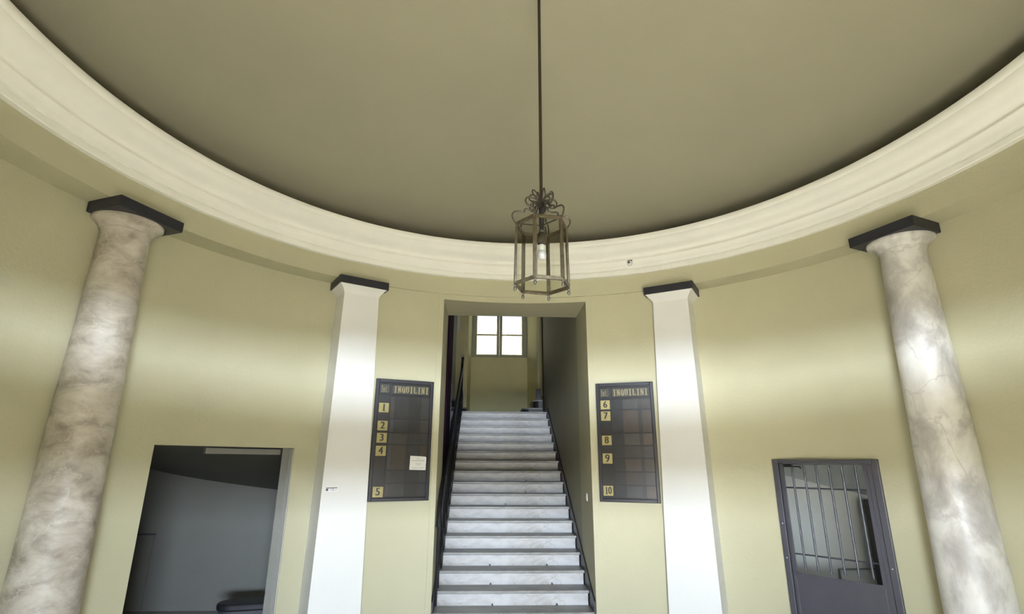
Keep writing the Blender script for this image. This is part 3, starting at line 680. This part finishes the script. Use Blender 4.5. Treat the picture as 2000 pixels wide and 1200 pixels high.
for i in range(6):
    bm = bmesh.new(); a, b = hp(i, RBt, 0.0), hp(i, RTp, ZH); bar(bm, a, b, 0.024, 0.013, up=Vector((a.x, a.y, 0)).normalized()); link('upright', bm, M['brass'], lan, bevel=0.003)
    bm = bmesh.new(); q = [hp(i, RBt - 0.006, 0.008), hp(i + 1, RBt - 0.006, 0.008), hp(i + 1, RTp - 0.006, ZH - 0.008), hp(i, RTp - 0.006, ZH - 0.008)]
    c0 = Vector((0, 0, ZH / 2)); nrm = (q[1] - q[0]).cross(q[3] - q[0]).normalized() * 0.0025
    A = [bm.verts.new(v) for v in q]; B = [bm.verts.new(v + nrm) for v in q]; bm.faces.new(A); bm.faces.new(B[::-1])
    for k in range(4): bm.faces.new((A[k], A[(k + 1) % 4], B[(k + 1) % 4], B[k]))
    link('glass_panel', bm, M['glass'], lan)
    bm = bmesh.new(); lathe(bm, [(0.004, 0.0), (0.009, -0.010), (0.005, -0.018), (0.010, -0.027), (0.009, -0.036), (0.002, -0.046)], 12)
    o = link('finial', bm, M['darkbrass'], lan, smooth=True); o.location = hp(i, RBt, -0.004)
    # scrolled arm rising from each corner to the centre stem, with a loop of ribbon
    def A_(r, z, da=0): a = R(OFF + 60 * i + da); return Vector((r * math.sin(a), r * math.cos(a), z))
    bm = bmesh.new()
    tube(bm, smooth_path([A_(0.160, ZH), A_(0.180, ZH + 0.028), A_(0.186, ZH + 0.060), A_(0.168, ZH + 0.082), A_(0.135, ZH + 0.086), A_(0.108, ZH + 0.082)], 6)
         + [A_(0.108, ZH + 0.104)] + smooth_path([A_(0.095, ZH + 0.108), A_(0.060, ZH + 0.104), A_(0.040, ZH + 0.120), A_(0.022, ZH + 0.155), A_(0.012, ZH + 0.175)], 6), 0.0052, 6)
    tube(bm, smooth_path([A_(0.010, ZH + 0.170), A_(0.040, ZH + 0.185), A_(0.085, ZH + 0.190), A_(0.102, ZH + 0.165), A_(0.085, ZH + 0.135), A_(0.060, ZH + 0.128), A_(0.050, ZH + 0.145), A_(0.066, ZH + 0.155)], 6), 0.005, 6)
    tube(bm, smooth_path([A_(0.008, ZH + 0.160), A_(0.030, ZH + 0.205, 25), A_(0.062, ZH + 0.228, 32), A_(0.078, ZH + 0.212, 30), A_(0.066, ZH + 0.182, 24), A_(0.012, ZH + 0.165)], 6), 0.0045, 6)
    link('scroll_arm', bm, M['darkbrass'], lan, smooth=True)
bm = bmesh.new(); lathe(bm, [(0.010, ZH - 0.02), (0.016, ZH), (0.016, ZH + 0.11), (0.020, ZH + 0.14), (0.014, ZH + 0.18), (0.009, ZH + 0.21)], 20); link('stem', bm, M['iron'], lan, smooth=True)
bm = bmesh.new()
for i in (0, 2, 4): tube(bm, [Vector((0, 0, ZH + 0.004)), hp(i, RTp - 0.004, ZH + 0.002)], 0.004, 6)
link('top_spoke', bm, M['darkbrass'], lan)
bm = bmesh.new(); tube(bm, [(0, 0, ZH + 0.2), (0, 0, 5.15 - 2.915)], 0.0105, 12); link('rod', bm, M['rod'], lan, smooth=True)
bm = bmesh.new(); lathe(bm, [(0.012, 2.185), (0.04, 2.20), (0.055, 2.2345)], 24); link('ceiling_rose', bm, M['darkbrass'], lan, smooth=True)
bm = bmesh.new(); tube(bm, smooth_path([(-0.010, 0, ZH), (-0.012, 0.004, ZH - 0.05), (-0.004, 0, 0.315)], 6), 0.003, 6); tube(bm, smooth_path([(0.022, 0, ZH), (0.030, 0.0, ZH - 0.04), (0.026, 0, 0.34), (0.012, 0, 0.31)], 6), 0.003, 6)
link('cord', bm, M['iron'], lan, smooth=True)
bm = bmesh.new(); lathe(bm, [(0.018, 0.262), (0.026, 0.268), (0.030, 0.29), (0.030, 0.325), (0.020, 0.340)], 24); link('lamp_socket', bm, M['darkbrass'], lan, smooth=True)
bm = bmesh.new(); lathe(bm, [(0.015, 0.262), (0.018, 0.258), (0.0195, 0.235), (0.018, 0.222)], 24); o = link('bulb_collar', bm, M['bulbbase'], lan, smooth=True)
bm = bmesh.new(); lathe(bm, [(0.0175, 0.224), (0.022, 0.217), (0.0265, 0.205), (0.0275, 0.193), (0.0255, 0.180), (0.019, 0.170), (0.010, 0.165), (0.002, 0.1635)], 24); link('bulb', bm, M['bulb'], lan, smooth=True)

# ------------------------------------------------------------------ small fittings
cm = empty('security_camera', (*P(24.5, 3.462), 4.302), 'small security camera fixed to the cream cornice right of the lantern', 'camera', rotz=-R(24.5))
bm = bmesh.new(); lathe(bm, [(0.030, 0.0), (0.036, -0.010), (0.036, -0.022), (0.026, -0.034)], 24); bmesh.ops.rotate(bm, matrix=Matrix.Rotation(R(-90), 3, 'X'), verts=bm.verts)
bmesh.ops.rotate(bm, matrix=Matrix.Rotation(R(0), 3, 'Z'), verts=bm.verts); link('housing', bm, M['plastic'], cm, smooth=True)
bm = bmesh.new(); lathe(bm, [(0.013, 0.0), (0.014, 0.010), (0.008, 0.014)], 20); bmesh.ops.rotate(bm, matrix=Matrix.Rotation(R(90), 3, 'X'), verts=bm.verts)
o = link('lens', bm, M['dark'], cm, smooth=True); o.location = (-0.006, -0.030, 0.002)
bm = bmesh.new(); box(bm, -0.022, 0.034, -0.036, 0.0, 0.024, 0.034); link('hood', bm, M['dark'], cm, bevel=0.003)

bm = bmesh.new(); box(bm, -0.10, 0.10, -0.014, 0.014, 0, 0.045)
o = tag(link('junction_box', bm, M['winpaint'], bevel=0.004), 'short pale cable duct lying on the cornice top at the right ceiling edge', 'cable duct')
o.location = (*P(53.0, 3.46), 4.6005); o.rotation_euler.z = -R(53.0)

_p = Matrix.Translation(P(-31.1, 3.42, 0)) @ Matrix.Rotation(R(31.1), 4, 'Z') @ Vector((-0.140, 0.0545, 1.621))
st = empty('sticker', _p, 'small white sticker with grey print on the left white pilaster', 'sticker', rotz=R(31.1))
st.rotation_euler.x = -math.atan(0.038 / 3.775)
bm = bmesh.new(); box(bm, -0.068, 0.062, 0.0, 0.0012, -0.021, 0.021); link('backing', bm, M['paper'], st)
bm = bmesh.new(); box(bm, -0.062, 0.055, -0.0008, 0.0, 0.009, 0.017); box(bm, -0.062, -0.038, -0.0008, 0.0, -0.015, 0.006)
for x0, x1, z in ((-0.02, 0.0, -0.006), (0.005, 0.03, -0.013), (0.035, 0.052, -0.008), (0.0, 0.02, 0.0)): box(bm, x0, x1, -0.0008, 0.0, z, z + 0.004)
link('print', bm, M['doorgrey'], st)

sw = empty('light_switch', (0.9175, 3.80, 1.498), 'small white light switch plate on the right wall of the staircase', 'light switch')
bm = bmesh.new(); box(bm, -0.010, 0.0, -0.035, 0.035, -0.045, 0.045); link('plate', bm, M['plastic'], sw, bevel=0.003)
bm = bmesh.new(); box(bm, -0.014, -0.010, -0.012, 0.012, -0.018, 0.018); link('rocker', bm, M['plastic'], sw, bevel=0.001)

# ------------------------------------------------------------------ courtyard facade beyond the stair window
bm = bmesh.new(); box(bm, -12, 14, 17.0, 17.4, -3, 7.2); struct(link('wall_courtyard', bm, M['facade']))
bm = bmesh.new(); box(bm, -12, 14, 11.5, 17.0, -3.2, -3.0); struct(link('ground_courtyard', bm, M['street']))
